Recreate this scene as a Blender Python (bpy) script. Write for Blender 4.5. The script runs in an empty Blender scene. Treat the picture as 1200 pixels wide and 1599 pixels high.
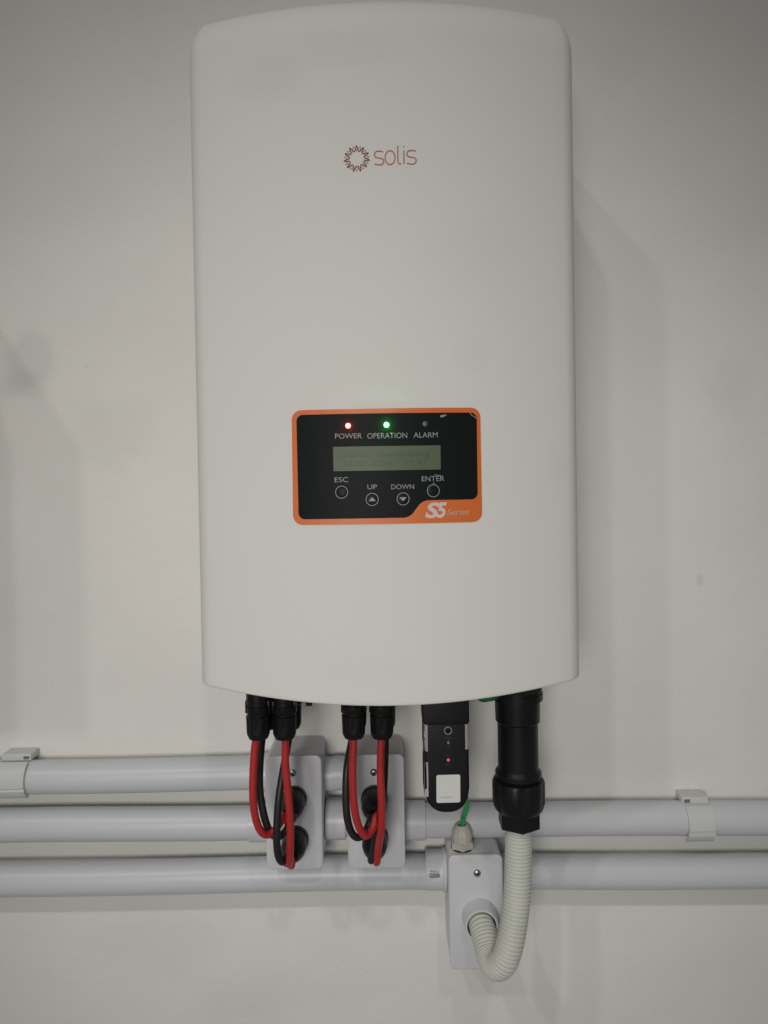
import bpy, bmesh, math, random
from mathutils import Vector, Matrix
random.seed(7)
S = bpy.context.scene
COL = S.collection
R = math.radians

# ------------------------------------------------------------------ camera
F = 1200.0; CY = 0.80; PITCH = R(1.0); ROLL = R(-0.95); SHIFT = -0.032
cam_d = bpy.data.cameras.new('camera'); cam = bpy.data.objects.new('camera', cam_d); COL.objects.link(cam)
cam_d.sensor_fit = 'HORIZONTAL'; cam_d.sensor_width = 36; cam_d.lens = 36.0
cam_d.shift_y = SHIFT; cam_d.clip_start = 0.01; cam_d.clip_end = 50
RM = Matrix.Rotation(R(90) - PITCH, 3, 'X') @ Matrix.Rotation(ROLL, 3, 'Z')
CP = Vector((0.0, -CY, 0.0))
cam.matrix_world = Matrix.Translation(CP) @ RM.to_4x4()
S.camera = cam

def ray(px, py):
    d = Vector(((px - 600) / F, -(py - 799.5 - 1200 * SHIFT) / F, -1.0))
    return RM @ d
def at(px, py, y):
    """point of the place on the plane y=const that the photograph shows at this pixel"""
    d = ray(px, py); return CP + d * ((y - CP.y) / d.y)

# ------------------------------------------------------------------ light
w = bpy.data.worlds.new('World'); S.world = w; w.use_nodes = True
bg = w.node_tree.nodes['Background']; bg.inputs[0].default_value = (1.0, 0.99, 0.965, 1); bg.inputs[1].default_value = 0.145
S.view_settings.view_transform = 'Standard'; S.view_settings.look = 'None'
S.view_settings.exposure = 0.12; S.view_settings.gamma = 1.0
def spot(name, loc, target, power, size, cone, blend=1.0, col=(1, .98, .945)):
    l = bpy.data.lights.new(name, 'SPOT'); l.energy = power; l.shadow_soft_size = size
    l.spot_size = R(cone); l.spot_blend = blend; l.color = col
    o = bpy.data.objects.new(name, l); COL.objects.link(o); o.location = loc
    o.rotation_euler = (Vector(target) - Vector(loc)).to_track_quat('-Z', 'Y').to_euler(); return o
spot('ceiling_lamp', (0.50, -3.0, 2.9), (0, 0, -.20), 44, .09, 20)
spot('ceiling_lamp', (-1.14, -3.0, 2.9), (0, 0, -.20), 62, .09, 20)
spot('ceiling_lamp', (-2.10, -3.0, 2.9), (0, 0, -.20), 62, .09, 20)
spot('room_fill', (-0.26, -1.8, -0.02), (-.03, 0, -.19), 42, .26, 51)  # added soft fill in place of room bounce; no lamp stands here

# ------------------------------------------------------------------ materials
def mat(name, col, rough=.5, spec=.5, metal=0, bump=0, bscale=200, var=0, vscale=8, emit=None, estr=0, coat=0, trans=0):
    m = bpy.data.materials.new(name); m.use_nodes = True
    nt = m.node_tree; b = nt.nodes['Principled BSDF']
    b.inputs['Base Color'].default_value = (*col, 1); b.inputs['Roughness'].default_value = rough
    b.inputs['Specular IOR Level'].default_value = spec; b.inputs['Metallic'].default_value = metal
    b.inputs['Coat Weight'].default_value = coat
    tc = nt.nodes.new('ShaderNodeTexCoord')
    if var:
        n = nt.nodes.new('ShaderNodeTexNoise'); n.inputs['Scale'].default_value = vscale; n.inputs['Detail'].default_value = 6
        nt.links.new(tc.outputs['Object'], n.inputs['Vector'])
        mx = nt.nodes.new('ShaderNodeMix'); mx.data_type = 'RGBA'
        mx.inputs[6].default_value = (*[c * (1 - var) for c in col], 1); mx.inputs[7].default_value = (*[min(1, c * (1 + var)) for c in col], 1)
        nt.links.new(n.outputs['Fac'], mx.inputs[0]); nt.links.new(mx.outputs[2], b.inputs['Base Color'])
        mr = nt.nodes.new('ShaderNodeMapRange'); mr.inputs[3].default_value = max(0, rough - .08); mr.inputs[4].default_value = rough + .08
        nt.links.new(n.outputs['Fac'], mr.inputs[0]); nt.links.new(mr.outputs[0], b.inputs['Roughness'])
    if bump:
        n2 = nt.nodes.new('ShaderNodeTexNoise'); n2.inputs['Scale'].default_value = bscale; n2.inputs['Detail'].default_value = 4
        nt.links.new(tc.outputs['Object'], n2.inputs['Vector'])
        bp = nt.nodes.new('ShaderNodeBump'); bp.inputs['Strength'].default_value = bump; bp.inputs['Distance'].default_value = .0006
        nt.links.new(n2.outputs['Fac'], bp.inputs['Height']); nt.links.new(bp.outputs[0], b.inputs['Normal'])
    if emit:
        b.inputs['Emission Color'].default_value = (*emit, 1); b.inputs['Emission Strength'].default_value = estr
    return m

def smudges_and_shade(nt, tc, cur, spots, where):
    """old grey stains and painted shade, each with a place of its own on the surface"""
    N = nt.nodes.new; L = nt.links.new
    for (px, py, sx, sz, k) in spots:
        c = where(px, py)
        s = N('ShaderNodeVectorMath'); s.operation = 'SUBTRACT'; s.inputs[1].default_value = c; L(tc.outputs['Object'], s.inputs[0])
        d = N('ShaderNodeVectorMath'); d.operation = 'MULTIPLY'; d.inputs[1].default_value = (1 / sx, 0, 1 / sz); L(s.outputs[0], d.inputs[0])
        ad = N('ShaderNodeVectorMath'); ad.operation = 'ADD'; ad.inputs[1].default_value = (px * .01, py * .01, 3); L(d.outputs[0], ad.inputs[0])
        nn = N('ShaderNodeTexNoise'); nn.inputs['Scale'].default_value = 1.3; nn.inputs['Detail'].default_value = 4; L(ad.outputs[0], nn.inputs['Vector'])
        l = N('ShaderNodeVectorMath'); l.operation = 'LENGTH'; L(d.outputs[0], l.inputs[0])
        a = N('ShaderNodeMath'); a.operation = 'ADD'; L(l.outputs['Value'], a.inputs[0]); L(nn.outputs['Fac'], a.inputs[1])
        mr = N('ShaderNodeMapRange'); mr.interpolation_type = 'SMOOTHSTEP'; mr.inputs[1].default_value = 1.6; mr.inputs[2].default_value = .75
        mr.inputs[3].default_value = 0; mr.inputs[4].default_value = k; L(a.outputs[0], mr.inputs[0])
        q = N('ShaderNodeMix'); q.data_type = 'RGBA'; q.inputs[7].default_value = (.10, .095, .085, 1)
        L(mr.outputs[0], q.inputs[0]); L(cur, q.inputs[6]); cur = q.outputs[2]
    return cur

def wall_material():
    m = bpy.data.materials.new('wall_paint'); m.use_nodes = True; nt = m.node_tree; N = nt.nodes.new; L = nt.links.new
    b = nt.nodes['Principled BSDF']; b.inputs['Roughness'].default_value = .62; b.inputs['Specular IOR Level'].default_value = .25
    tc = N('ShaderNodeTexCoord')
    n = N('ShaderNodeTexNoise'); n.inputs['Scale'].default_value = 5; n.inputs['Detail'].default_value = 5; L(tc.outputs['Object'], n.inputs['Vector'])
    mx = N('ShaderNodeMix'); mx.data_type = 'RGBA'; mx.inputs[6].default_value = (.685, .667, .630, 1); mx.inputs[7].default_value = (.815, .795, .758, 1)
    L(n.outputs['Fac'], mx.inputs[0]); cur = mx.outputs[2]
    # grey stains, and at the left edge a cast shadow painted as a blob
    cur = smudges_and_shade(nt, tc, cur, ((50, 568, .035, .042, .14), (22, 600, .04, .02, .09), (176, 672, .055, .05, .06), (1140, 603, .03, .05, .06),
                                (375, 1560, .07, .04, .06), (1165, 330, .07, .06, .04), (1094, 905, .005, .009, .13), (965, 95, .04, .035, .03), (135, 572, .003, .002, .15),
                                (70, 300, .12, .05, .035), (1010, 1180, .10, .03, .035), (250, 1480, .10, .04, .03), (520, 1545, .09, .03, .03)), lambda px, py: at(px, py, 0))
    # tiny specks and chips
    v = N('ShaderNodeTexVoronoi'); v.inputs['Scale'].default_value = 9; L(tc.outputs['Object'], v.inputs['Vector'])
    vr = N('ShaderNodeMapRange'); vr.inputs[1].default_value = .030; vr.inputs[2].default_value = .012; vr.inputs[3].default_value = 0; vr.inputs[4].default_value = .35
    L(v.outputs['Distance'], vr.inputs[0])
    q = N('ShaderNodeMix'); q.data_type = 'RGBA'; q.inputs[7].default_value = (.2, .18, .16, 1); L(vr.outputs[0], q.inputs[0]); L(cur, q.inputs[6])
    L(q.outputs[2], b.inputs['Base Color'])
    h1 = N('ShaderNodeTexNoise'); h1.inputs['Scale'].default_value = 14; h1.inputs['Detail'].default_value = 3; L(tc.outputs['Object'], h1.inputs['Vector'])
    h2 = N('ShaderNodeTexNoise'); h2.inputs['Scale'].default_value = 330; h2.inputs['Detail'].default_value = 3; L(tc.outputs['Object'], h2.inputs['Vector'])
    b1 = N('ShaderNodeBump'); b1.inputs['Strength'].default_value = .7; b1.inputs['Distance'].default_value = .003; L(h1.outputs['Fac'], b1.inputs['Height'])
    b2 = N('ShaderNodeBump'); b2.inputs['Strength'].default_value = .7; b2.inputs['Distance'].default_value = .0006; L(h2.outputs['Fac'], b2.inputs['Height']); L(b1.outputs[0], b2.inputs['Normal'])
    L(b2.outputs[0], b.inputs['Normal'])
    return m

M = dict(
    shell=mat('shell_paint', (.662, .652, .617), .62, .3, bump=.35, bscale=1100, var=.02, vscale=5),
    dark=mat('dark_plastic', (.008, .008, .0085), .38, .22, var=.15, vscale=30, bump=.1, bscale=600),
    seal=mat('black_rubber', (.006, .006, .006), .7, .2),
    alu=mat('grey_aluminium', (.30, .30, .30), .45, .5, metal=.8),
    orange=mat('orange_print', (.62, .135, .022), .42, .4, var=.05, vscale=25),
    black=mat('black_overlay', (.0085, .0105, .0105), .42, .06, vscale=20),
    lcd=mat('lcd_glass', (.094, .120, .073), .4, .2, var=.06, vscale=18),
    lcdt=mat('lcd_segments', (.070, .092, .054), .4, .2),
    print=mat('grey_print', (.26, .27, .27), .5),
    pale=mat('pale_print', (.62, .50, .47), .5),
    pale2=mat('faded_print', (.56, .28, .18), .5),
    btn=mat('button_rubber', (.010, .012, .012), .35, .07),
    logo_r=mat('red_brown_ink', (.44, .14, .08), .5),
    logo_d=mat('dark_brown_ink', (.14, .048, .030), .5),
    logo_l=mat('light_brown_ink', (.44, .26, .18), .5),
    ledr=mat('red_lamp', (.5, .02, .02), .3, emit=(1, .22, .18), estr=4.2),
    ledg=mat('green_lamp', (.02, .5, .05), .3, emit=(.22, 1, .36), estr=4.5),
    ledo=mat('unlit_lamp', (.07, .08, .075), .35),
    ledp=mat('pink_lamp', (.5, .02, .06), .3, emit=(1, .06, .13), estr=.6),
    pvc=mat('grey_pvc', (.58, .60, .615), .36, .4, var=.035, vscale=11, bump=.05, bscale=60),
    pvc2=mat('light_grey_pvc', (.60, .60, .62), .34, .4, var=.03, vscale=16, bump=.05, bscale=80),
    clip=mat('clip_pvc', (.60, .61, .60), .4, .4, var=.04, vscale=20),
    red=mat('red_insulation', (.40, .022, .022), .42, .4, var=.08, vscale=60),
    blk=mat('black_insulation', (.014, .013, .012), .45, .4, var=.1, vscale=60),
    green=mat('green_insulation', (.025, .32, .085), .4, .4, var=.08, vscale=60),
    conduit=mat('cream_conduit', (.57, .58, .53), .45, .35, var=.05, vscale=25),
    gland=mat('beige_gland', (.47, .455, .40), .45, .35, var=.04, vscale=40),
    steel=mat('screw_steel', (.42, .41, .40), .28, .5, metal=1),
    sticker=mat('white_sticker', (.62, .62, .60), .5, .3, var=.02, vscale=40),
    label=mat('glossy_label', (.78, .78, .76), .35, .4),
    ink=mat('black_ink', (.05, .05, .05), .6),
    scuff=mat('scuffed_film', (.30, .27, .27), .4),
)

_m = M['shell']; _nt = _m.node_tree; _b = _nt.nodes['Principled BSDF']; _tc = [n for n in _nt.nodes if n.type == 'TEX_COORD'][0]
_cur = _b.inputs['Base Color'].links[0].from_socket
_cur = smudges_and_shade(_nt, _tc, _cur, ((415, 118, .035, .022, .05), (530, 85, .06, .02, .04), (735, 555, .018, .02, .03), (740, 400, .05, .04, .02), (880, 725, .012, .02, .03), (560, 1040, .05, .015, .02)), lambda px, py: at(px, py, -.2))
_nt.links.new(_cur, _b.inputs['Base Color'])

# ------------------------------------------------------------------ mesh helpers
def finish(name, bm, m, parent=None, sharp=35):
    bmesh.ops.recalc_face_normals(bm, faces=bm.faces)
    me = bpy.data.meshes.new(name); bm.to_mesh(me); bm.free()
    for p in me.polygons: p.use_smooth = True
    me.set_sharp_from_angle(angle=R(sharp))
    me.materials.append(M[m] if isinstance(m, str) else m)
    o = bpy.data.objects.new(name, me); COL.objects.link(o)
    if parent: o.parent = parent; o.matrix_parent_inverse = parent.matrix_world.inverted()
    return o
def thing(name, label, cat, loc=(0, 0, 0), group=None):
    o = bpy.data.objects.new(name, None); COL.objects.link(o); o.location = loc; o.empty_display_size = .02
    o.matrix_world = Matrix.Translation(Vector(loc))
    o['label'] = label; o['category'] = cat
    if group: o['group'] = group
    return o
def box(bm, x0, x1, y0, y1, z0, z1, bev=0, seg=3, only=None):
    g = bmesh.ops.create_cube(bm, size=1)
    vs = g['verts']
    for v in vs:
        v.co = Vector(((x0 + x1) / 2 + v.co.x * (x1 - x0), (y0 + y1) / 2 + v.co.y * (y1 - y0), (z0 + z1) / 2 + v.co.z * (z1 - z0)))
    if bev:
        es = list({e for v in vs for e in v.link_edges})
        if only: es = [e for e in es if only(e)]
        bmesh.ops.bevel(bm, geom=es, offset=bev, segments=seg, profile=.5, affect='EDGES')
def lathe(bm, prof, org, axis, n=40, lob=0, lobamp=0, lobr=None, close=True):
    """prof: list of (t along axis, r)"""
    a = Vector(axis).normalized(); u = a.orthogonal().normalized()
    if abs(a.z) > .9: u = Vector((0, -1, 0)); u = (u - a * u.dot(a)).normalized()
    v = a.cross(u); org = Vector(org); rings = []
    for t, r in prof:
        ring = []
        for i in range(n):
            th = 2 * math.pi * i / n; rr = r
            if lob and lobr and lobr[0] <= t <= lobr[1]: rr = r * (1 - lobamp * (0.5 + .5 * math.cos(lob * th)) ** 3)
            ring.append(bm.verts.new(org + a * t + (u * math.cos(th) + v * math.sin(th)) * rr))
        rings.append(ring)
    for A, B in zip(rings, rings[1:]):
        for i in range(n):
            bm.faces.new((A[i], A[(i + 1) % n], B[(i + 1) % n], B[i]))
    if close:
        bm.faces.new(rings[0]); bm.faces.new(rings[-1])
def spline(pts, step=.0015):
    P = [Vector(p) for p in pts]; P = [P[0] * 2 - P[1]] + P + [P[-1] * 2 - P[-2]]; out = []
    for i in range(1, len(P) - 2):
        p0, p1, p2, p3 = P[i - 1:i + 3]; n = max(2, int((p2 - p1).length / step))
        for k in range(n):
            t = k / n
            out.append(.5 * ((2 * p1) + (p2 - p0) * t + (2 * p0 - 5 * p1 + 4 * p2 - p3) * t * t + (3 * p1 - p0 - 3 * p2 + p3) * t ** 3))
    out.append(P[-2]); return out
def tube(bm, path, rad, n=16, close=True):
    T = [(path[min(i + 1, len(path) - 1)] - path[max(i - 1, 0)]).normalized() for i in range(len(path))]
    u = T[0].orthogonal().normalized(); rings = []; s = 0
    for i, p in enumerate(path):
        if i: s += (p - path[i - 1]).length
        u = (u - T[i] * u.dot(T[i])).normalized(); v = T[i].cross(u)
        r = rad(s) if callable(rad) else rad
        rings.append([bm.verts.new(p + (u * math.cos(2 * math.pi * k / n) + v * math.sin(2 * math.pi * k / n)) * r) for k in range(n)])
    for A, B in zip(rings, rings[1:]):
        for i in range(n): bm.faces.new((A[i], A[(i + 1) % n], B[(i + 1) % n], B[i]))
    if close: bm.faces.new(rings[0]); bm.faces.new(rings[-1])
def extrude_outline(bm, pts, y0, y1, bev=0, seg=3):
    """pts in x,z ; front face at y1 (towards the room)"""
    vs = [bm.verts.new((x, y0, z)) for x, z in pts]; f = bm.faces.new(vs)
    r = bmesh.ops.extrude_face_region(bm, geom=[f]); nv = [g for g in r['geom'] if isinstance(g, bmesh.types.BMVert)]
    for v in nv: v.co.y = y1
    if bev:
        nvs = set(nv); es = [e for v in nv for e in v.link_edges if e.verts[0] in nvs and e.verts[1] in nvs]
        bmesh.ops.bevel(bm, geom=list(set(es)), offset=bev, segments=seg, profile=.5, affect='EDGES', clamp_overlap=True)
def rpoly(P, rad, n=6):
    out = []; N = len(P)
    for i in range(N):
        p = Vector(P[i]); a = Vector(P[i - 1]); b = Vector(P[(i + 1) % N]); r = rad[i] if isinstance(rad, (list, tuple)) else rad
        if r <= 0: out.append(tuple(p)); continue
        da = (a - p).normalized(); db = (b - p).normalized(); ang = da.angle(db); t = r / math.tan(ang / 2)
        c = p + (da + db).normalized() * (r / math.sin(ang / 2)); s = p + da * t - c; e = p + db * t - c
        tot = math.atan2(s.x * e.y - s.y * e.x, s.dot(e))
        for k in range(n + 1):
            th = tot * k / n; out.append((c.x + s.x * math.cos(th) - s.y * math.sin(th), c.y + s.x * math.sin(th) + s.y * math.cos(th)))
    return out

# ------------------------------------------------------------------ setting: the wall
bm = bmesh.new(); box(bm, -2.2, 2.2, 0, .12, -1.6, 2.0)
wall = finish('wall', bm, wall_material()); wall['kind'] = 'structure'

# ------------------------------------------------------------------ INVERTER
HW = .1560; CX = .0030; YF = .2080; SAG = .031; FIL = .020; YB = .030
ZT = .3705; ZB = -.1690; BULGE = .0110
RA = (HW ** 2 + SAG ** 2) / (2 * SAG)
def surf(x):                       # front face depth (y) at x
    x -= CX; return -(YF - (RA - math.sqrt(RA * RA - x * x)))
def section(inset):
    """closed outline in x,y of the housing, offset inwards"""
    pts = []
    ys = YF - SAG                  # depth where the arc would meet the side
    # fillet corner between the arc and the side
    P = [(-HW, -YB)]
    arc = [(x, -(YF - (RA - math.sqrt(RA * RA - x * x)))) for x in [(-HW + 2 * HW * i / 48) for i in range(49)]]
    base = [(-HW, -YB)] + arc + [(HW, -YB)]
    rad = [.004] + [FIL] + [0] * 47 + [FIL] + [.004]
    # rounded corners: skip arc points nearer than the tangent length to the corner
    keep = [base[0]] + [arc[0]] + [a for a in arc[1:-1] if abs(a[0]) < HW - FIL * .95] + [arc[-1]] + [base[-1]]
    rr = [.004, FIL * .9] + [0] * (len(keep) - 4) + [FIL * .9, .004]
    out = rpoly(keep, rr, 8)
    if inset:
        n = len(out); res = []
        for i in range(n):
            a = Vector(out[i - 1]); b = Vector(out[(i + 1) % n]); t = (b - a).normalized(); nrm = Vector((t.y, -t.x))
            p = Vector(out[i])
            if (p + nrm * .001 - Vector((0, -.1))).length > (p - Vector((0, -.1))).length: nrm = nrm
            else: nrm = -nrm
            q = p - nrm * inset
            if p.y > -YB - .004: q = Vector((p.x - math.copysign(inset, p.x), p.y))
            res.append(tuple(q))
        out = res
    return out
inv = thing('solar_inverter', 'large white wall-mounted solar inverter with curved front and orange-rimmed black control panel', 'solar inverter', (CX, -YB, ZB))
RT = .034
lv = []
def zbot(x, y):
    k = min(1, abs((x - CX) / HW)); f = max(0, min(1, (-y - YB) / (YF - YB)))
    return ZB - BULGE * (1 - k * k) * f
levels = [('b', 0.0010, 0), ('b', .0003, .0004), ('b', 0, .0012), ('b', 0, .003)] + [('z', 0, ZB + .014 + (ZT - RT - ZB - .014) * i / 12) for i in range(13)]
for k in range(1, 13):
    a = k / 12 * math.pi / 2; levels.append(('z', .021 * (1 - math.cos(a)), ZT - RT + RT * math.sin(a)))
bm = bmesh.new(); rings = []
for kind, ins, z in levels:
    ring = []
    for x, y in section(ins):
        zz = (zbot(x + CX, y) + z) if kind == 'b' else z
        ring.append(bm.verts.new((x + CX, y, zz)))
    rings.append(ring)
for A, B in zip(rings, rings[1:]):
    n = len(A)
    for i in range(n): bm.faces.new((A[i], A[(i + 1) % n], B[(i + 1) % n], B[i]))
bm.faces.new(rings[-1])
# folded lip under the cover
inner = []
for x, y in section(.003): inner.append(bm.verts.new((x + CX, y, zbot(x + CX, y) + .0015)))
inner2 = []
for x, y in section(.003): inner2.append(bm.verts.new((x + CX, y, zbot(x + CX, y) + .016)))
for A, B in ((rings[0], inner), (inner, inner2)):
    n = len(A)
    for i in range(n): bm.faces.new((A[i], A[(i + 1) % n], B[(i + 1) % n], B[i]))
bm.faces.new(inner2)
finish('cover', bm, 'shell', inv, 50)
# heat sink body between the cover and the wall and its bottom plate
bm = bmesh.new(); box(bm, CX - .140, CX + .140, -.0298, -.012, ZB + .03, ZT - .03, .002)
for i in range(27):
    x = CX - .134 + i * .0103; box(bm, x - .001, x + .001, -.012, -.002, ZB + .035, ZT - .035)
finish('heat_sink', bm, 'alu', inv)
bm = bmesh.new(); box(bm, CX - .140, CX + .140, -.165, -.034, ZB + .0052, ZB + .0098, .001)
finish('bottom_plate', bm, 'alu', inv)
# small lug and socket seen under the rim
bm = bmesh.new(); p = at(483, 1099, -.15)
box(bm, p.x - .0025, p.x + .0025, -.153, -.148, p.z - .0012, ZB + .006, .0004); finish('latch', bm, 'seal', inv)
bm = bmesh.new(); p = at(651, 1108, -.12)
extrude_outline(bm, [(p.x - .012, ZB + .005), (p.x + .012, ZB + .005), (p.x + .012, p.z - .004), (p.x + .008, p.z - .003)], -.105, -.135, .0006); finish('port_cover', bm, 'dark', inv)
bm = bmesh.new(); p = at(766, 1092.5, -.13)
tube(bm, spline([Vector((p.x - .014, -.120, ZB + .006)), Vector((p.x - .010, -.125, p.z + .003)), Vector((p.x, -.130, p.z + .0012)), Vector((p.x + .010, -.125, p.z + .004))]), .0027)
finish('earth_lead', bm, mat('dark_green_insulation', (.012, .10, .035), .5, .2), inv)

# --- things printed on or fixed to the curved front, authored in x,z and laid on it
def onface(px, py):
    y = -.2
    for _ in range(12): p = at(px, py, y); y = surf(p.x)
    return p.x, p.z
def wrap(bm, off0, off1):
    """bm: flat faces in the x,z plane (y=0). thick sheet that follows the front"""
    xs = [v.co.x for v in bm.verts]; a, b = min(xs), max(xs); x = a + .005
    while x < b:
        bmesh.ops.bisect_plane(bm, geom=bm.verts[:] + bm.edges[:] + bm.faces[:], plane_co=(x, 0, 0), plane_no=(1, 0, 0)); x += .005
    r = bmesh.ops.extrude_face_region(bm, geom=bm.faces[:]); nv = {g for g in r['geom'] if isinstance(g, bmesh.types.BMVert)}
    for v in bm.verts: v.co.y = surf(v.co.x) - (off1 if v in nv else off0)
def sheet(name, outline, off0, off1, m, parent):
    bm = bmesh.new(); bm.faces.new([bm.verts.new((x, 0, z)) for x, z in outline]); wrap(bm, off0, off1)
    return finish(name, bm, m, parent, 50)
def ribbons(name, strokes, off0, off1, m, parent, width, closed=False):
    bm = bmesh.new()
    for st in strokes:
        n = len(st); L, Rr = [], []
        for i in range(n):
            a = Vector(st[(i - 1) % n] if closed else st[max(i - 1, 0)]); b = Vector(st[(i + 1) % n] if closed else st[min(i + 1, n - 1)])
            t = (b - a); t = t.normalized() if t.length > 0 else Vector((1, 0)); nn = Vector((-t.y, t.x)) * width / 2; p = Vector(st[i])
            L.append(bm.verts.new((p.x + nn.x, 0, p.y + nn.y))); Rr.append(bm.verts.new((p.x - nn.x, 0, p.y - nn.y)))
        for i in range(n if closed else n - 1):
            j = (i + 1) % n; bm.faces.new((L[i], L[j], Rr[j], Rr[i]))
    r = bmesh.ops.extrude_face_region(bm, geom=bm.faces[:]); nv = {g for g in r['geom'] if isinstance(g, bmesh.types.BMVert)}
    for v in bm.verts: v.co.y = surf(v.co.x) - (off1 if v in nv else off0)
    return finish(name, bm, m, parent)
def lettering(name, text, x, z, width, height, m, parent, off0=0, off1=0, align='C', weight=0, shear=0, place=None, spacing=1.0):
    """text fitted into width x height (m), centred on x,z, laid on the front (or by place())"""
    c = bpy.data.curves.new('t', 'FONT'); c.body = text; c.size = 1; c.offset = weight; c.shear = shear; c.space_character = spacing; c.resolution_u = 3; c.fill_mode = 'FRONT'
    o = bpy.data.objects.new('t', c); COL.objects.link(o); bpy.context.view_layer.update()
    me = bpy.data.meshes.new_from_object(o.evaluated_get(bpy.context.evaluated_depsgraph_get())); COL.objects.unlink(o); bpy.data.objects.remove(o)
    bm = bmesh.new(); bm.from_mesh(me); bpy.data.meshes.remove(me)
    xs = [v.co.x for v in bm.verts]; ys = [v.co.y for v in bm.verts]; x0, x1, y0, y1 = min(xs), max(xs), min(ys), max(ys)
    sx = width / (x1 - x0); sy = height / (y1 - y0)
    for v in bm.verts: v.co = Vector((x + (v.co.x - (x0 + x1) / 2) * sx, 0, z + (v.co.y - (y0 + y1) / 2) * sy))
    r = bmesh.ops.extrude_face_region(bm, geom=bm.faces[:]); nv = {g for g in r['geom'] if isinstance(g, bmesh.types.BMVert)}
    for v in bm.verts:
        o_ = off1 if v in nv else off0
        v.co = place(v.co.x, v.co.z, o_) if place else Vector((v.co.x, surf(v.co.x) - o_, v.co.z))
    return finish(name, bm, m, parent)
K = 1 / 2010.0     # metres per photo pixel on the front face near the middle

# logo: ring of spiky rays and a thin rounded word
lx, lz = onface(557.5, 247.5); k = K
def rays(n, ro, ri, ph, skew):
    st = []
    for i in range(n):
        for (f, r) in ((0, ri), (.14, ri * 1.06), (.36, (ri + ro) * .5), (.47, ro * .97), (.5 + skew, ro), (.55, ro * .95), (.66, (ri + ro) * .5), (.86, ri * 1.06)):
            a = math.pi / 2 + ph - (i + f - .5) / n * 2 * math.pi - skew * (r - ri) / ri; st.append((lx + r * math.cos(a), lz + r * math.sin(a)))
    return st
ribbons('emblem', [rays(11, 20.0 * k, 11.3 * k, 0.02, .02)], 0, .00025, 'logo_d', inv, 1.5 * k, True)
ribbons('emblem', [rays(11, 19.5 * k, 12.5 * k, math.pi / 11, .0)], 0, .00018, 'logo_l', inv, 1.2 * k, True)
def Z(p): return onface(520 + p[0] / 8, 210 + p[1] / 8)
def arc2(cx, cy, rx, ry, a0, a1, n=10):
    return [(cx + rx * math.cos(R(a0 + (a1 - a0) * i / n)), cy - ry * math.sin(R(a0 + (a1 - a0) * i / n))) for i in range(n + 1)]
def sletter(x0, x1, yt, yb, sl=0):
    w_ = x1 - x0; ym = (yt + yb) / 2; h = (ym - yt) / 1
    t = [(x1 - w_ * .06, yt + 8), (x0 + w_ * .62, yt)] + arc2(x0 + w_ * .36, yt + h * .5, w_ * .36, h * .5, 95, 235, 9)
    b = arc2(x1 - w_ * .36, yb - h * .5, w_ * .36, h * .5, 55, -85, 9) + [(x0 + w_ * .38, yb), (x0, yb - 10)]
    return t + b
word = [sletter(520, 636, 207, 377), arc2(716, 287, 62, 87, 0, 360, 28),
        [(812, 140), (812, 200), (813, 320), (818, 350), (830, 364), (856, 366)], [(887, 200), (890, 366)], [(884, 142), (886, 158)], sletter(926, 1042, 198, 368)]
ribbons('lettering', [[Z(p) for p in s_] for s_ in word], 0, .00025, 'logo_r', inv, 1.9 * k)

# --- control panel
def P4(x, y): return onface(440 + x * .275, 620 + y * .275)   # coordinates read off the enlarged panel
rim = sheet('control_panel', rpoly([P4(57, 76), P4(1128, 60), P4(1140, 708), P4(66, 726)], [.0075] * 4, 8), 0, .0005, 'orange', inv)
blk = rpoly([P4(84, 102), P4(1108, 88), P4(1114, 580), P4(800, 586), P4(728, 684), P4(97, 694)], [.005, .005, .005, .0105, .0105, .005], 8)
sheet('black_overlay', blk, .0004, .0007, 'black', rim)
scr = sheet('screen', rpoly([P4(292, 283), P4(902, 274), P4(904, 411), P4(296, 421)], [.0004] * 4, 2), .0006, .0009, 'lcd', rim)
def txt(s_, x, y, w_, h_, m='print', par=None, **kw):
    a, b = P4(x, y); return lettering('lettering', s_, a, b, w_ * .275 * K, h_ * .275 * K, m, par or rim, .0006, kw.pop('o', .00085), **kw)
txt('POWER', 380, 221, 152, 29, weight=-.003); txt('OPERATION', 600, 219, 224, 31, weight=-.003); txt('ALARM', 818, 215, 136, 29, weight=-.003)
txt('ESC', 340, 469, 76, 28, weight=-.003); txt('UP', 515, 510, 54, 27, weight=-.003); txt('DOWN', 688, 509, 128, 27, weight=-.003); txt('ENTER', 860, 463, 128, 28, weight=-.003)
lettering('characters', 'Status: Generating', *P4(590, 328), 500 * .275 * K, 40 * .275 * K, 'lcdt', rim, .0008, .00102)
lettering('characters', '18-05-2026   17:37', *P4(590, 375), 468 * .275 * K, 32 * .275 * K, 'lcdt', rim, .0008, .00102)
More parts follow.
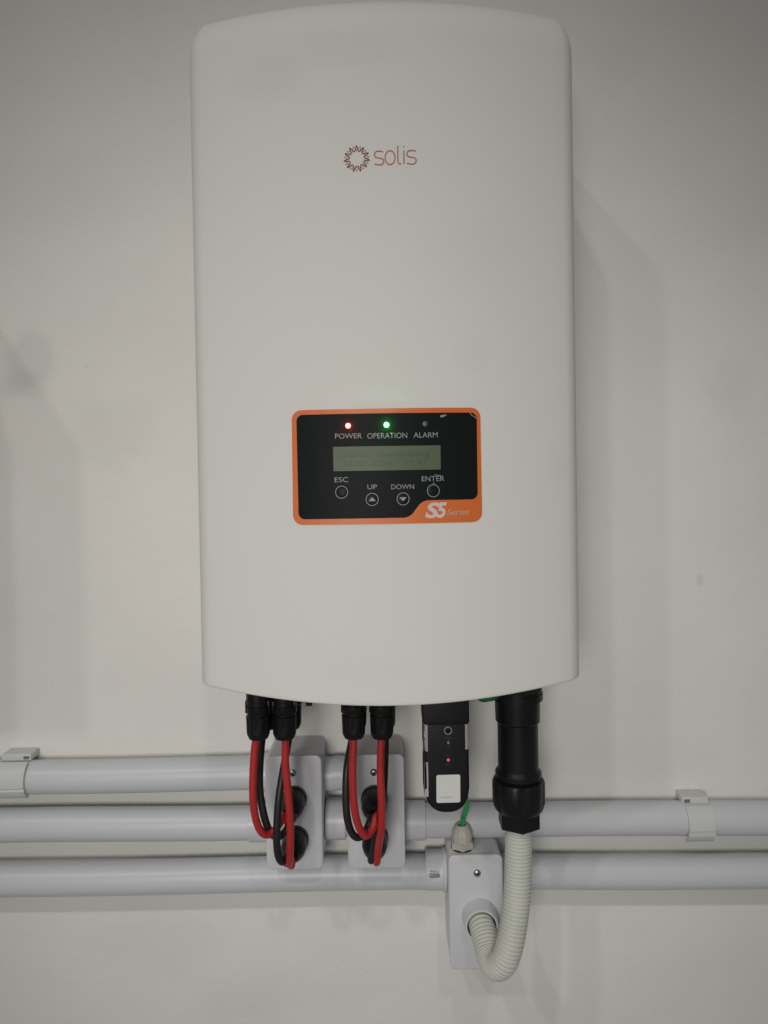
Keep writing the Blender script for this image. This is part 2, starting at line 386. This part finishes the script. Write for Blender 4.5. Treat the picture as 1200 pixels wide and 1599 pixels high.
# bold slanted mark, drawn as overlapping heavy strokes, the 5 standing in front
txt('S', 857, 643, 84, 90, 'pale', weight=.035, shear=.22, o=.00075)
txt('5', 909, 642, 60, 88, 'pale', weight=.035, shear=.22, o=.00082)
txt('Series', 1002, 652, 130, 36, 'pale2', weight=.02, shear=.3)
txt('PV Generation', 988, 681, 106, 9, 'pale2', shear=.1)
for (x, y, arrow) in ((342, 540, 0), (515, 581, 1), (690, 578, -1), (861, 532, 0)):
    a, b = P4(x, y); r = 36 * .275 * K
    bm = bmesh.new(); n = 40
    nx = (a - CX) / RA; nrm = Vector((nx, -math.sqrt(1 - nx * nx), 0)); o0 = Vector((a, surf(a), b)) + nrm * .0005
    lathe(bm, [(0, r * .90), (.0005, r * .88), (.0007, r * .75), (.0008, r * .3)], o0, nrm, 40)   # domed key
    key = finish('button', bm, 'btn', rim)
    bm = bmesh.new(); lathe(bm, [(0, r * .90), (.00055, r * .90), (.00055, r), (0, r)], o0, nrm, 48, close=False); finish('ring', bm, 'print', key)
    if arrow:
        q = .0028
        bm = bmesh.new(); tri = [(a - q, b - arrow * q * .45), (a + q, b - arrow * q * .45), (a, b + arrow * q * .62)]
        vs = [bm.verts.new((x_, surf(a) - .0014, z_)) for x_, z_ in tri]; f = bm.faces.new(vs)
        rr = bmesh.ops.extrude_face_region(bm, geom=[f])
        for g in rr['geom']:
            if isinstance(g, bmesh.types.BMVert): g.co.y -= .0003
        finish('arrow', bm, 'print', key)
def led(x, y, m, glow=None, power=0):
    a, b = P4(x, y); bm = bmesh.new(); r = .0021
    lathe(bm, [(0, r), (.0003, r), (.0005, r * .8), (.0007, r * .45), (.0008, .0001)], (a, surf(a) - .0006, b), (0, -1, 0), 24)
    o = finish('indicator_light', bm, m, rim)
    if glow:
        l = bpy.data.lights.new('indicator_glow', 'POINT'); l.energy = power; l.color = glow; l.shadow_soft_size = .0004
        g = bpy.data.objects.new('indicator_glow', l); COL.objects.link(g); g.location = (a, surf(a) - .0019, b)
led(378, 163, 'ledr', (1, .02, .02), .009); led(596, 158, 'ledg', (.01, 1, .08), .013); led(815, 153, 'ledo')
# worn protective film: creases and scuffs at the panel corner
def blade(pts): return [P4(*p) for p in pts]
sheet('scuff', blade([(903, 104), (920, 100), (940, 101), (925, 110), (908, 116), (900, 112)]), .0006, .0008, 'scuff', rim)
ribbons('scuff', [blade([(1060, 70), (1070, 90), (1080, 104), (1096, 112), (1106, 122)])], .0006, .0009, 'scuff', rim, .0005)
ribbons('scuff', [blade([(868, 441), (890, 444), (915, 450)]), blade([(858, 492), (864, 486), (870, 496)])], .0006, .0009, 'print', rim, .0004)

# ------------------------------------------------------------------ PVC pipes
PY = -.0182; PR = .0168
def hpipe(name, label, pa, pb, extend_a=None, extend_b=None, r=PR, group='grey pipes along the wall'):
    A = at(*pa, PY); B = at(*pb, PY)
    if extend_a is not None: A = A + (A - B) * ((extend_a - A.x) / (A.x - B.x))
    if extend_b is not None: B = B + (B - A) * ((extend_b - B.x) / (B.x - A.x))
    t = thing(name, label, 'pipe', A, group); bm = bmesh.new()
    n = 24; path = [A.lerp(B, i / n) for i in range(n + 1)]
    path = [p + Vector((0, 0, .0006 * math.sin(i * .55 + A.z * 40))) for i, p in enumerate(path)]
    tube(bm, path, r, 40); finish('tube', bm, 'pvc', t); return t, A, B
def sleeve(t, px0, px1, py, r, m='pvc2', ring=False):
    A = at(px0, py, PY); B = at(px1, py, PY); d = (B - A); L_ = d.length
    bm = bmesh.new(); pr = [(0, r - .0022), (0, r - .0004), (.0005, r), (L_ - .0005, r), (L_, r - .0004), (L_, r - .004)]
    if ring: pr = [(0, r - .0022), (0, r - .0004), (.0005, r), (L_ * .80, r), (L_ * .82, r + .0012), (L_ * .97, r + .0012), (L_, r), (L_, r - .004)]
    lathe(bm, pr, A, d, 48, close=False); return finish('coupling', bm, m, t), A, B
t1, _, _ = hpipe('wall_pipe', 'grey plastic pipe, highest of three left of the first junction box', (60, 1213), (402, 1207), extend_a=-.9)
sleeve(t1, 392, 424, 1206, PR + .0022)
t2, _, _ = hpipe('wall_pipe', 'grey plastic pipe, middle one of three left of the first junction box', (20, 1289), (402, 1284), extend_a=-.9)
sleeve(t2, 392, 424, 1284, PR + .0022)
t3, _, _ = hpipe('wall_pipe', 'long grey plastic pipe, lowest, passing under two boxes to the round-ported box', (60, 1372), (690, 1361), extend_a=-.9)
cp, cA, cB = sleeve(t3, 664, 697, 1358, PR + .0026, ring=True)
rr_ = PR + .0026
def oncoup(x, z, o_):
    dz = max(-rr_ * .95, min(rr_ * .95, z - cA.z)); return Vector((x, PY - math.sqrt(rr_ * rr_ - dz * dz) - o_ - .0004, z))
q = at(679.5, 1368, -.038); lettering('printed_mark', 'GSISR', q.x, q.z, 17 / 1560, 6 / 1560, 'ink', cp, 0, .0002, weight=.02, place=oncoup)
q = at(679, 1362.5, -.038); lettering('printed_mark', 'PVC-U', q.x, q.z, 14 / 1560, 2.4 / 1560, 'ink', cp, 0, .0002, place=oncoup)
t4, _, _ = hpipe('pipe_nipple', 'short grey pipe piece joining the two cable boxes at their upper ends', (498, 1208), (552, 1207), group='short pipe pieces between boxes')
t5, _, _ = hpipe('pipe_nipple', 'short thick coupling joining the two cable boxes at their lower ends', (498, 1279), (552, 1278), group='short pipe pieces between boxes')
sleeve(t5, 510, 541, 1278, PR + .0035)
t6, _, _ = hpipe('wall_pipe', 'grey plastic pipe running right from the second junction box under the clip', (630, 1281), (1190, 1277), extend_b=.9)
sleeve(t6, 628, 664, 1281, PR + .0022)
t7, _, _ = hpipe('wall_pipe', 'grey plastic pipe running right from behind the corrugated hose, lowest', (780, 1361), (1190, 1361), extend_b=.9)

# ------------------------------------------------------------------ pipe clips
def clip(label, xa, pc_px, slots, slot_left):
    c = at(pc_px[0], pc_px[1], PY); x0, x1 = xa; r0 = PR + .0006; r1 = PR + .0030
    t = thing('pipe_clip', label, 'pipe clip', ((x0 + x1) / 2, 0, c.z), 'clips that hold the pipes')
    bm = bmesh.new()
    angs = [R(a) for a in range(64, -65, -4)]     # 0 = towards the room
    def rad_(a): return r1 + (.0012 if a < R(-22) else 0)
    outer = [(PY - rad_(a) * math.cos(a), c.z + rad_(a) * math.sin(a)) for a in angs]
    inner = [(PY - r0 * math.cos(a), c.z + r0 * math.sin(a)) for a in reversed(angs)]
    poly = outer + inner
    vs = [bm.verts.new((x0, y, z)) for y, z in poly]; f = bm.faces.new(vs)
    e = bmesh.ops.extrude_face_region(bm, geom=[f])
    for g in e['geom']:
        if isinstance(g, bmesh.types.BMVert): g.co.x = x1
    strap = finish('strap', bm, 'clip', t)
    bm = bmesh.new()
    for a in slots:                                  # raised ribs across the strap
        ar = R(a); y = PY - (r1 + .0002) * math.cos(ar); z = c.z + (r1 + .0002) * math.sin(ar)
        box(bm, x0 + .0005, x1 - .0005, y - .0008, y + .0008, z - .0009, z + .0009, .0003, 1)
    finish('rib', bm, 'clip', strap)
    bm = bmesh.new(); box(bm, x0, x1, -.0200, -.0004, c.z + .0160, c.z + .0232, .0010)
    finish('ear', bm, 'clip', t)
    bm = bmesh.new(); box(bm, x0, x1, -.0120, -.0004, c.z - .0212, c.z - .0160, .0010); finish('foot', bm, 'clip', t)
    sx = x0 + .0015 if slot_left else x1 - .0075
    bm = bmesh.new(); box(bm, sx, sx + .006, -.0206, -.0195, c.z + .0180, c.z + .0212, .0006, 2); finish('slot', bm, mat('slot_shade', (.16, .16, .155), .6), t)
    return t
xr = at(62, 1180, 0).x
clip('grey plastic clip round the top pipe at the far left edge', (xr - .030, xr), (50, 1212), (-12,), False)
xl = at(1055, 1235, 0).x
clip('grey plastic clip with ribbed strap on the right pipe', (xl, xl + .0265), (1095, 1279), (-8, -16, -50), True)

# ------------------------------------------------------------------ junction boxes
BY = -.055
def screw(px, py, par, label=None):
    p = at(px, py, BY - .004); bm = bmesh.new()
    lathe(bm, [(0, .0036), (.0009, .0036), (.0018, .0030), (.0024, .0016), (.0026, .0002)], (p.x, BY - .0038, p.z), (0, -1, 0), 28); s_ = finish('screw', bm, 'steel', par)
    bm = bmesh.new()
    box(bm, p.x - .0017, p.x + .0017, BY - .0066, BY - .0060, p.z - .0003, p.z + .0003); box(bm, p.x - .0003, p.x + .0003, BY - .0066, BY - .0060, p.z - .0017, p.z + .0017)
    finish('cross_slot', bm, 'seal', s_)
def jbox(label, px, group='grey plastic junction boxes on the wall'):
    (xa, ya), (xb, yb) = px                         # front corners in the photo
    A = at(xa, ya, BY - .004); B = at(xb, yb, BY - .004)
    cx, cz = (A.x + B.x) / 2, (A.z + B.z) / 2; hw, hh = abs(B.x - A.x) / 2, abs(A.z - B.z) / 2
    t = thing('junction_box', label, 'junction box', (cx, 0, cz), group)
    bm = bmesh.new(); extrude_outline(bm, rpoly([(cx - hw, cz + hh), (cx + hw, cz + hh), (cx + hw, cz - hh), (cx - hw, cz - hh)], .0055, 6), -.0004, BY, .0006, 2)
    finish('body', bm, 'pvc2', t)
    bm = bmesh.new(); hw += .0004; hh += .0004
    extrude_outline(bm, rpoly([(cx - hw, cz + hh), (cx + hw, cz + hh), (cx + hw, cz - hh), (cx - hw, cz - hh)], .0058, 6), BY - .0004, BY - .004, .0013, 4)
    finish('lid', bm, 'pvc2', t); t['top'] = cz + hh
    return t
def bgland(px, py, par, r=.0122, ln=.036):
    p = at(px, py, BY - .004); bm = bmesh.new()
    lathe(bm, [(0, r * .98), (.004, r), (.006, r), (.0068, r * .95), (.008, r * .93), (.010, r * .97), (.022, r * .93), (.028, r * .82), (.033, r * .66), (.036, r * .52), (.036, r * .42), (.031, r * .40)], (p.x, BY - .0039, p.z), (0, -1, 0), 48, lob=12, lobamp=.07, lobr=(.009, .024))
    finish('cable_gland', bm, 'dark', par); return Vector((p.x, BY - .0039 - ln, p.z))
jb1 = jbox('grey junction box, leftmost, with red and black cables looping low into it', ((414, 1182), (504.5, 1357)))
screw(457, 1207, jb1); g11 = bgland(460, 1246, jb1); g12 = bgland(462, 1309, jb1, .0128)
jb2 = jbox('grey junction box, middle one, between the two joined pipes and the data stick', ((541.5, 1180), (633, 1355)))
screw(584, 1206, jb2); screw(590, 1333, jb2); g21 = bgland(585, 1246, jb2, .0130); g22 = bgland(586, 1305, jb2, .0128)
jb3 = jbox('grey junction box, lowest and rightmost, with round port for the ribbed hose', ((701.5, 1337), (787, 1513)))
screw(745.5, 1363.5, jb3)
pp = at(749, 1430, BY - .004); bm = bmesh.new()
lathe(bm, [(0, .0175), (.0012, .0170), (.017, .0162), (.0185, .0155), (.0185, .0140), (.003, .0136)], (pp.x, BY - .0039, pp.z), (0, -1, 0), 56); finish('hose_port', bm, 'pvc2', jb3)
for _b in (jb1, jb2): del _b['top']
# pale gland for the green wire, standing on the box top
GY = -.043; gp = at(722, 1330, GY); bm = bmesh.new(); bz = jb3['top']; del jb3['top']
gt = thing('cable_gland', 'small beige threaded gland with green wire, standing on the lowest box', 'cable gland', (gp.x, GY, bz))
lathe(bm, [(-.006, .0075), (.0008, .0075), (.0008, .0118), (.0062, .0118), (.0070, .0108)], (gp.x, GY, bz), (0, 0, 1), 6); finish('hex_nut', bm, 'gland', gt, 20)
bm = bmesh.new(); lathe(bm, [(.0066, .0100), (.0145, .0102), (.0185, .0088), (.0215, .0068), (.0230, .0056), (.0230, .0040), (.018, .0036)], (gp.x, GY, bz), (0, 0, 1), 36, lob=10, lobamp=.08, lobr=(.0066, .0186)); finish('cap', bm, 'gland', gt)
bm = bmesh.new(); lathe(bm, [(-.0002, .0108), (.0012, .0108)], (gp.x, GY, bz), (0, 0, 1), 36); finish('seal_ring', bm, 'seal', gt)

# ------------------------------------------------------------------ solar cables with plugs
def plug(par, px, py, y, big=1.0):
    p = at(px, py, y); z0 = p.z; bm = bmesh.new(); r = .0103 * big; up = ZB + .008 - z0
    pr = [(0, r * .58), (.0004, r * .80), (.004, r * .96), (.007, r), (.0195, r * 1.03), (.0205, r * 1.02), (.0212, r * .93), (.0225, r * .92), (.0235, r * .97), (.0290, r * .97), (.0295, r * .90), (.0330, r * .90), (.0335, r * .98), (max(up, .036), r * .98)]
    lathe(bm, pr, (p.x, y, z0), (0, 0, 1), 60, lob=8, lobamp=.09, lobr=(.006, .0200)); finish('plug', bm, 'dark', par)
    bm = bmesh.new()
    box(bm, p.x - r * 1.06, p.x - r * .7, y - .003, y + .003, z0 + .0225, z0 + .034, .001, 2); box(bm, p.x + r * .7, p.x + r * 1.06, y - .003, y + .003, z0 + .0225, z0 + .034, .001, 2)
    finish('latch', bm, 'dark', par); return Vector((p.x, y, z0))
def cable(label, m, plugpix, py_, pts, end, cr=.0034, name='solar_cable'):
    t = thing(name, label, 'cable', at(*plugpix, py_), 'solar cables with black plugs')
    p0 = plug(t, *plugpix, py_)
    path = [p0 + Vector((0, 0, .004))] + [at(*q) for q in pts] + [Vector(end) + Vector((0, -.008, -.001)), Vector(end) + Vector((0, .006, 0))]
    bm = bmesh.new(); tube(bm, spline(path), cr, 20); finish('cord', bm, m, t); return t
YA = -.130; YR = -.092
sg = .0042
cable('red cable hanging leftmost, hooking right into the upper gland of the first box', 'red', (404, 1153), YA,
      [(398.5, 1165, -.130), (395.5, 1210, -.130), (395.5, 1250, -.129), (400, 1280, -.126), (409, 1300, -.122), (421, 1303, -.117), (434, 1291, -.112), (443, 1275, -.105)], g11 + Vector((-.003, 0, -.001)))
cable('black cable hanging just right of the leftmost red one', 'blk', (415, 1138), YR,
      [(409, 1158, -.1), (405.5, 1222, -.11), (411, 1267, -.114), (421, 1298, -.112), (434, 1307, -.104), (447, 1297, -.098), (453, 1283, -.098)], g11 + Vector((.003, 0, -.001)))
cable('red cable hanging straight down in front of the first box, its loop lowest', 'red', (445, 1153), YA,
      [(446, 1165, -.130), (446, 1195, -.130), (450, 1237, -.128), (453.5, 1285, -.125), (453.5, 1325, -.121), (452.5, 1345, -.113), (452, 1350, -.107), (455, 1342, -.1)], g12 + Vector((.0008, 0, -.004)))
cable('black cable crossing behind the red one, looping low in front of the first box', 'blk', (454, 1137), YR,
      [(450, 1160, -.098), (443, 1200, -.11), (436, 1245, -.118), (432.5, 1297, -.120), (434, 1333, -.117), (441, 1346, -.112), (448, 1337, -.106), (452, 1325, -.1)], g12 + Vector((-.0035, 0, -.001)))
cable('red cable curving in a J in front of the middle box', 'red', (553, 1152), YA,
      [(552, 1165, -.130), (551, 1210, -.130), (553.5, 1260, -.128), (561, 1292, -.124), (572, 1305, -.119), (582, 1295, -.113), (588, 1275, -.107)], g21 + Vector((.004, 0, -.001)))
cable('black cable curving in a J just left of the red one at the middle box', 'blk', (556, 1137), YR,
      [(549, 1160, -.098), (541.5, 1205, -.11), (541, 1262, -.114), (547, 1295, -.112), (558, 1308, -.108), (571, 1299, -.103), (579, 1280, -.1)], g21 + Vector((-.003, 0, -.001)))
cable('red cable hanging straight down the middle box, rightmost of all', 'red', (597, 1152), YA,
      [(595, 1165, -.130), (594.5, 1210, -.130), (596.5, 1260, -.127), (595.5, 1297, -.122), (592, 1319, -.113)], g22 + Vector((.002, 0, -.003)))
cable('black cable hidden behind the rightmost red one at the middle box', 'blk', (601, 1137), YR,
      [(602, 1160, -.098), (600.5, 1215, -.105), (598, 1250, -.108), (592, 1285, -.11), (585, 1318, -.107)], g22 + Vector((-.003, 0, -.001)))

# ------------------------------------------------------------------ data stick
DY = -.138; DB = -.110
st = thing('data_stick', 'black rounded data logger stick with white sticker, hanging under the inverter', 'data logger', at(697, 1266, -.125))
def D(px, py): p = at(px, py, DY); return (p.x, p.z)
a = D(661, 1100); b = D(731.5, 1100); lo = D(697, 1270.5)
x0, x1 = a[0], b[0]; wd = x1 - x0; ztop = ZB + .008
# the body hangs very slightly rotated with the picture's roll already in D()
def stick_outline(x0, x1, zt, zb):
    w2 = (x1 - x0) / 2; cx = (x0 + x1) / 2; pts = [(x0, zt), (x1, zt)]; hh = .0225
    pts += [(cx + w2 * math.copysign(abs(math.cos(t)) ** .82, math.cos(t)), zb + hh - hh * abs(math.sin(t)) ** .86) for t in [math.pi * i / 24 for i in range(25)]]
    return pts
zc = D(697, 1129)[1]; xl_, xr_ = D(663, 1170)[0], D(732.5, 1170)[0]
bm = bmesh.new(); extrude_outline(bm, stick_outline(xl_, xr_, zc + .002, lo[1]), DB, DY, .0030, 4)
finish('body', bm, 'dark', st)
bm = bmesh.new(); extrude_outline(bm, rpoly([(xl_ - .0012, ztop), (xr_ + .0008, ztop), (xr_ + .0008, zc + .001), (xr_ - .0008, zc - .0016), (xl_ + .0010, zc - .0016), (xl_ - .0012, zc + .001)], [0, 0, .001, .001, .001, .001], 2), DB + .002, DY - .0010, .0030, 4)
finish('collar', bm, 'dark', st)
# wrapped side labels
def side_label(px_in, y0, y1, left, text):
    zA = D(697, y0)[1]; zB_ = D(697, y1)[1]; xe = xl_ if left else xr_; s_ = 1 if left else -1; wrapx = abs(D(px_in, 1150)[0] - xe)
    bm = bmesh.new(); o_ = .00025; rr = .0030; path = [(xe - s_ * o_, DB + .004), (xe - s_ * o_, DY + rr)]
    for i in range(1, 6):
        an = math.pi / 2 * i / 5; path.append((xe + s_ * (rr - (rr + o_) * math.cos(an)), DY + rr - (rr + o_) * math.sin(an)))
    if wrapx > rr: path.append((xe + s_ * wrapx, DY - o_))
    V = []
    for z in (zA, zB_): V.append([bm.verts.new((x, y, z)) for x, y in path])
    for i in range(len(path) - 1): bm.faces.new((V[0][i], V[0][i + 1], V[1][i + 1], V[1][i]))
    r_ = bmesh.ops.solidify(bm, geom=bm.faces[:], thickness=.0001)
    lab = finish('side_label', bm, 'label', st)
    if text:
        bm = bmesh.new()
        for (zy, h) in text:
            z = D(697, zy)[1]; yy = DY + rr * .45; xx = xe + s_ * (rr * .17)
            box(bm, xx - .0006, xx + .0006, yy - .0006, yy + .0006, z - h, z + h, .0002, 1)
        finish('printed_mark', bm, 'ink', lab)
side_label(667.6, 1131, 1173, True, [(1135, .0010), (1140, .0008), (1154, .0007)])
side_label(664.5, 1190, 1244, True, [(1198, .0016), (1206, .0008)])
side_label(730, 1129, 1171, False, None)
bm = bmesh.new(); p = D(700, 1141); lathe(bm, [(0, .0026), (.0004, .0027), (.0005, .0031), (.0003, .0035), (0, .0036)], (p[0], DY - .0001, p[1]), (0, -1, 0), 36, close=False); rg = finish('button_ring', bm, 'print', st)
bm = bmesh.new(); lathe(bm, [(0, .0025), (.0003, .0024), (.0005, .0015)], (p[0], DY - .00005, p[1]), (0, -1, 0), 30); finish('button', bm, 'btn', st)
bm = bmesh.new(); p = D(700.5, 1187); lathe(bm, [(0, .0013), (.0003, .0012), (.0006, .0006)], (p[0], DY - .00005, p[1]), (0, -1, 0), 20); finish('indicator_light', bm, 'ledp', st)
def stick_place(x, z, o_): return Vector((x, DY - .00002 - o_, z))
dim = mat('dim_print', (.055, .055, .058), .5)
for (s_, y, w_, h_) in (('RESET', 1152.5, 10, 2), ('NET', 1167, 6, 2), ('COM', 1180.5, 8, 2), ('PWR', 1193.5, 7, 2)):
    p = D(700, y); lettering('printed_mark', s_, p[0], p[1], w_ / 1810, h_ / 1810, dim, st, 0, .0001, place=stick_place)
p = D(700.5, 1160); bm = bmesh.new(); extrude_outline(bm, [(p[0] - .0009, p[1] - .0010), (p[0] + .0012, p[1] - .0012), (p[0] + .0004, p[1] + .0004), (p[0] + .0002, p[1] + .0022), (p[0] - .0008, p[1] + .0006)], DY, DY - .0002); finish('printed_mark', bm, 'print', st)
bm = bmesh.new(); extrude_outline(bm, rpoly([D(681.8, 1210.5), D(719, 1209.5), D(719.2, 1253), D(682, 1254)], .0016, 4), DY, DY - .0002); sk = finish('sticker', bm, 'sticker', st)
p = D(698, 1245); lettering('printed_mark', '2104008026110', p[0], p[1], 22 / 1810, 1.6 / 1810, mat('grey_ink', (.25, .25, .25), .6), sk, .0001, .0003, place=stick_place)

# ------------------------------------------------------------------ AC connector
AY = -.112
ac = thing('power_connector', 'thick black round power connector with a lobed nut, hanging under the inverter right side', 'connector', at(810, 1290, AY))
def zz(py, y=AY): return at(811, py, y).z
sc_ = (CY + AY) / F
A0 = at(811, 1290, AY)
def ax_lathe(name, prof, n=48, **kw):
    bm = bmesh.new(); lathe(bm, [(zz(py), rpx * sc_) for py, rpx in prof], (A0.x, AY, 0), (0, 0, 1), n, **kw); return finish(name, bm, 'dark', ac, 30)
ax_lathe('sleeve', [(1075, 38), (1091, 38), (1092, 35), (1124, 34.5), (1127, 31.5), (1198, 31.5), (1204, 36), (1211, 36), (1216, 33), (1222, 33)], 64)
ax_lathe('rim', [(1080, 36), (1080, 39.5), (1090, 39.5), (1090, 36)], 64, close=False)
ax_lathe('nut', [(1215, 34), (1216, 39), (1220, 41), (1252, 41), (1260, 38), (1265, 34)], 96, lob=6, lobamp=.07, lobr=(zz(1256), zz(1219)))
bm = bmesh.new(); lathe(bm, [(zz(1288), 20 * sc_), (zz(1288), 34 * sc_), (zz(1258), 34 * sc_)], (A0.x, AY, 0), (0, 0, 1), 6); finish('hex_end', bm, 'dark', ac, 20)

# ------------------------------------------------------------------ ribbed hose
hp = thing('ribbed_hose', 'cream corrugated hose curving from the black connector into the lowest box', 'hose', (pp.x, BY - .02, pp.z))
pts = [(A0 + Vector((0, 0, .012))), at(810, 1300, AY), at(809.5, 1350, -.114), at(807.5, 1400, -.118), at(803, 1440, -.122), at(797, 1473, -.125), at(788, 1500, -.123), at(775, 1509, -.113), at(765, 1494, -.100), at(758.5, 1467, -.086), Vector((pp.x + .0006, BY - .020, pp.z - .0015)), Vector((pp.x, BY - .008, pp.z))]
RH = 21.3 * sc_; PITCHH = .0033
def hose_r(s_):
    f = (s_ / PITCHH) % 1.0
    g = math.exp(-((f - .5) / .13) ** 2)
    return RH - .0015 * g
bm = bmesh.new(); tube(bm, spline(pts, .00034), hose_r, 36); finish('hose', bm, 'conduit', hp, 180)

# ------------------------------------------------------------------ green wire
gw = thing('earth_wire', 'green earth wire dropping behind the data stick into the beige gland', 'wire', (gp.x, GY, bz))
bm = bmesh.new(); tube(bm, spline([Vector((at(745, 1090, -.09).x, -.09, ZB + .010)), at(716, 1125, -.09), at(716, 1200, -.075), at(729, 1250, -.058), at(727, 1270, -.053), Vector((gp.x + .0012, GY - .001, bz + .030)), Vector((gp.x, GY, bz + .006))]), .0024, 20); finish('cord', bm, 'green', gw)

# ------------------------------------------------------------------ unseen box left of the view, added to cast shade on the wall
cb = thing('shade_box', 'plain light grey box added out of view on the left to shade the wall', 'shade_blocker', (-.62, 0, -.12))
bm = bmesh.new(); box(bm, -.76, -.440, -.215, -.0005, -.045, .235, .006); finish('body', bm, 'shell', cb)
bm = bmesh.new(); box(bm, -.752, -.448, -.219, -.2145, -.037, .227, .002); finish('shade_box_front', bm, 'shell', cb)
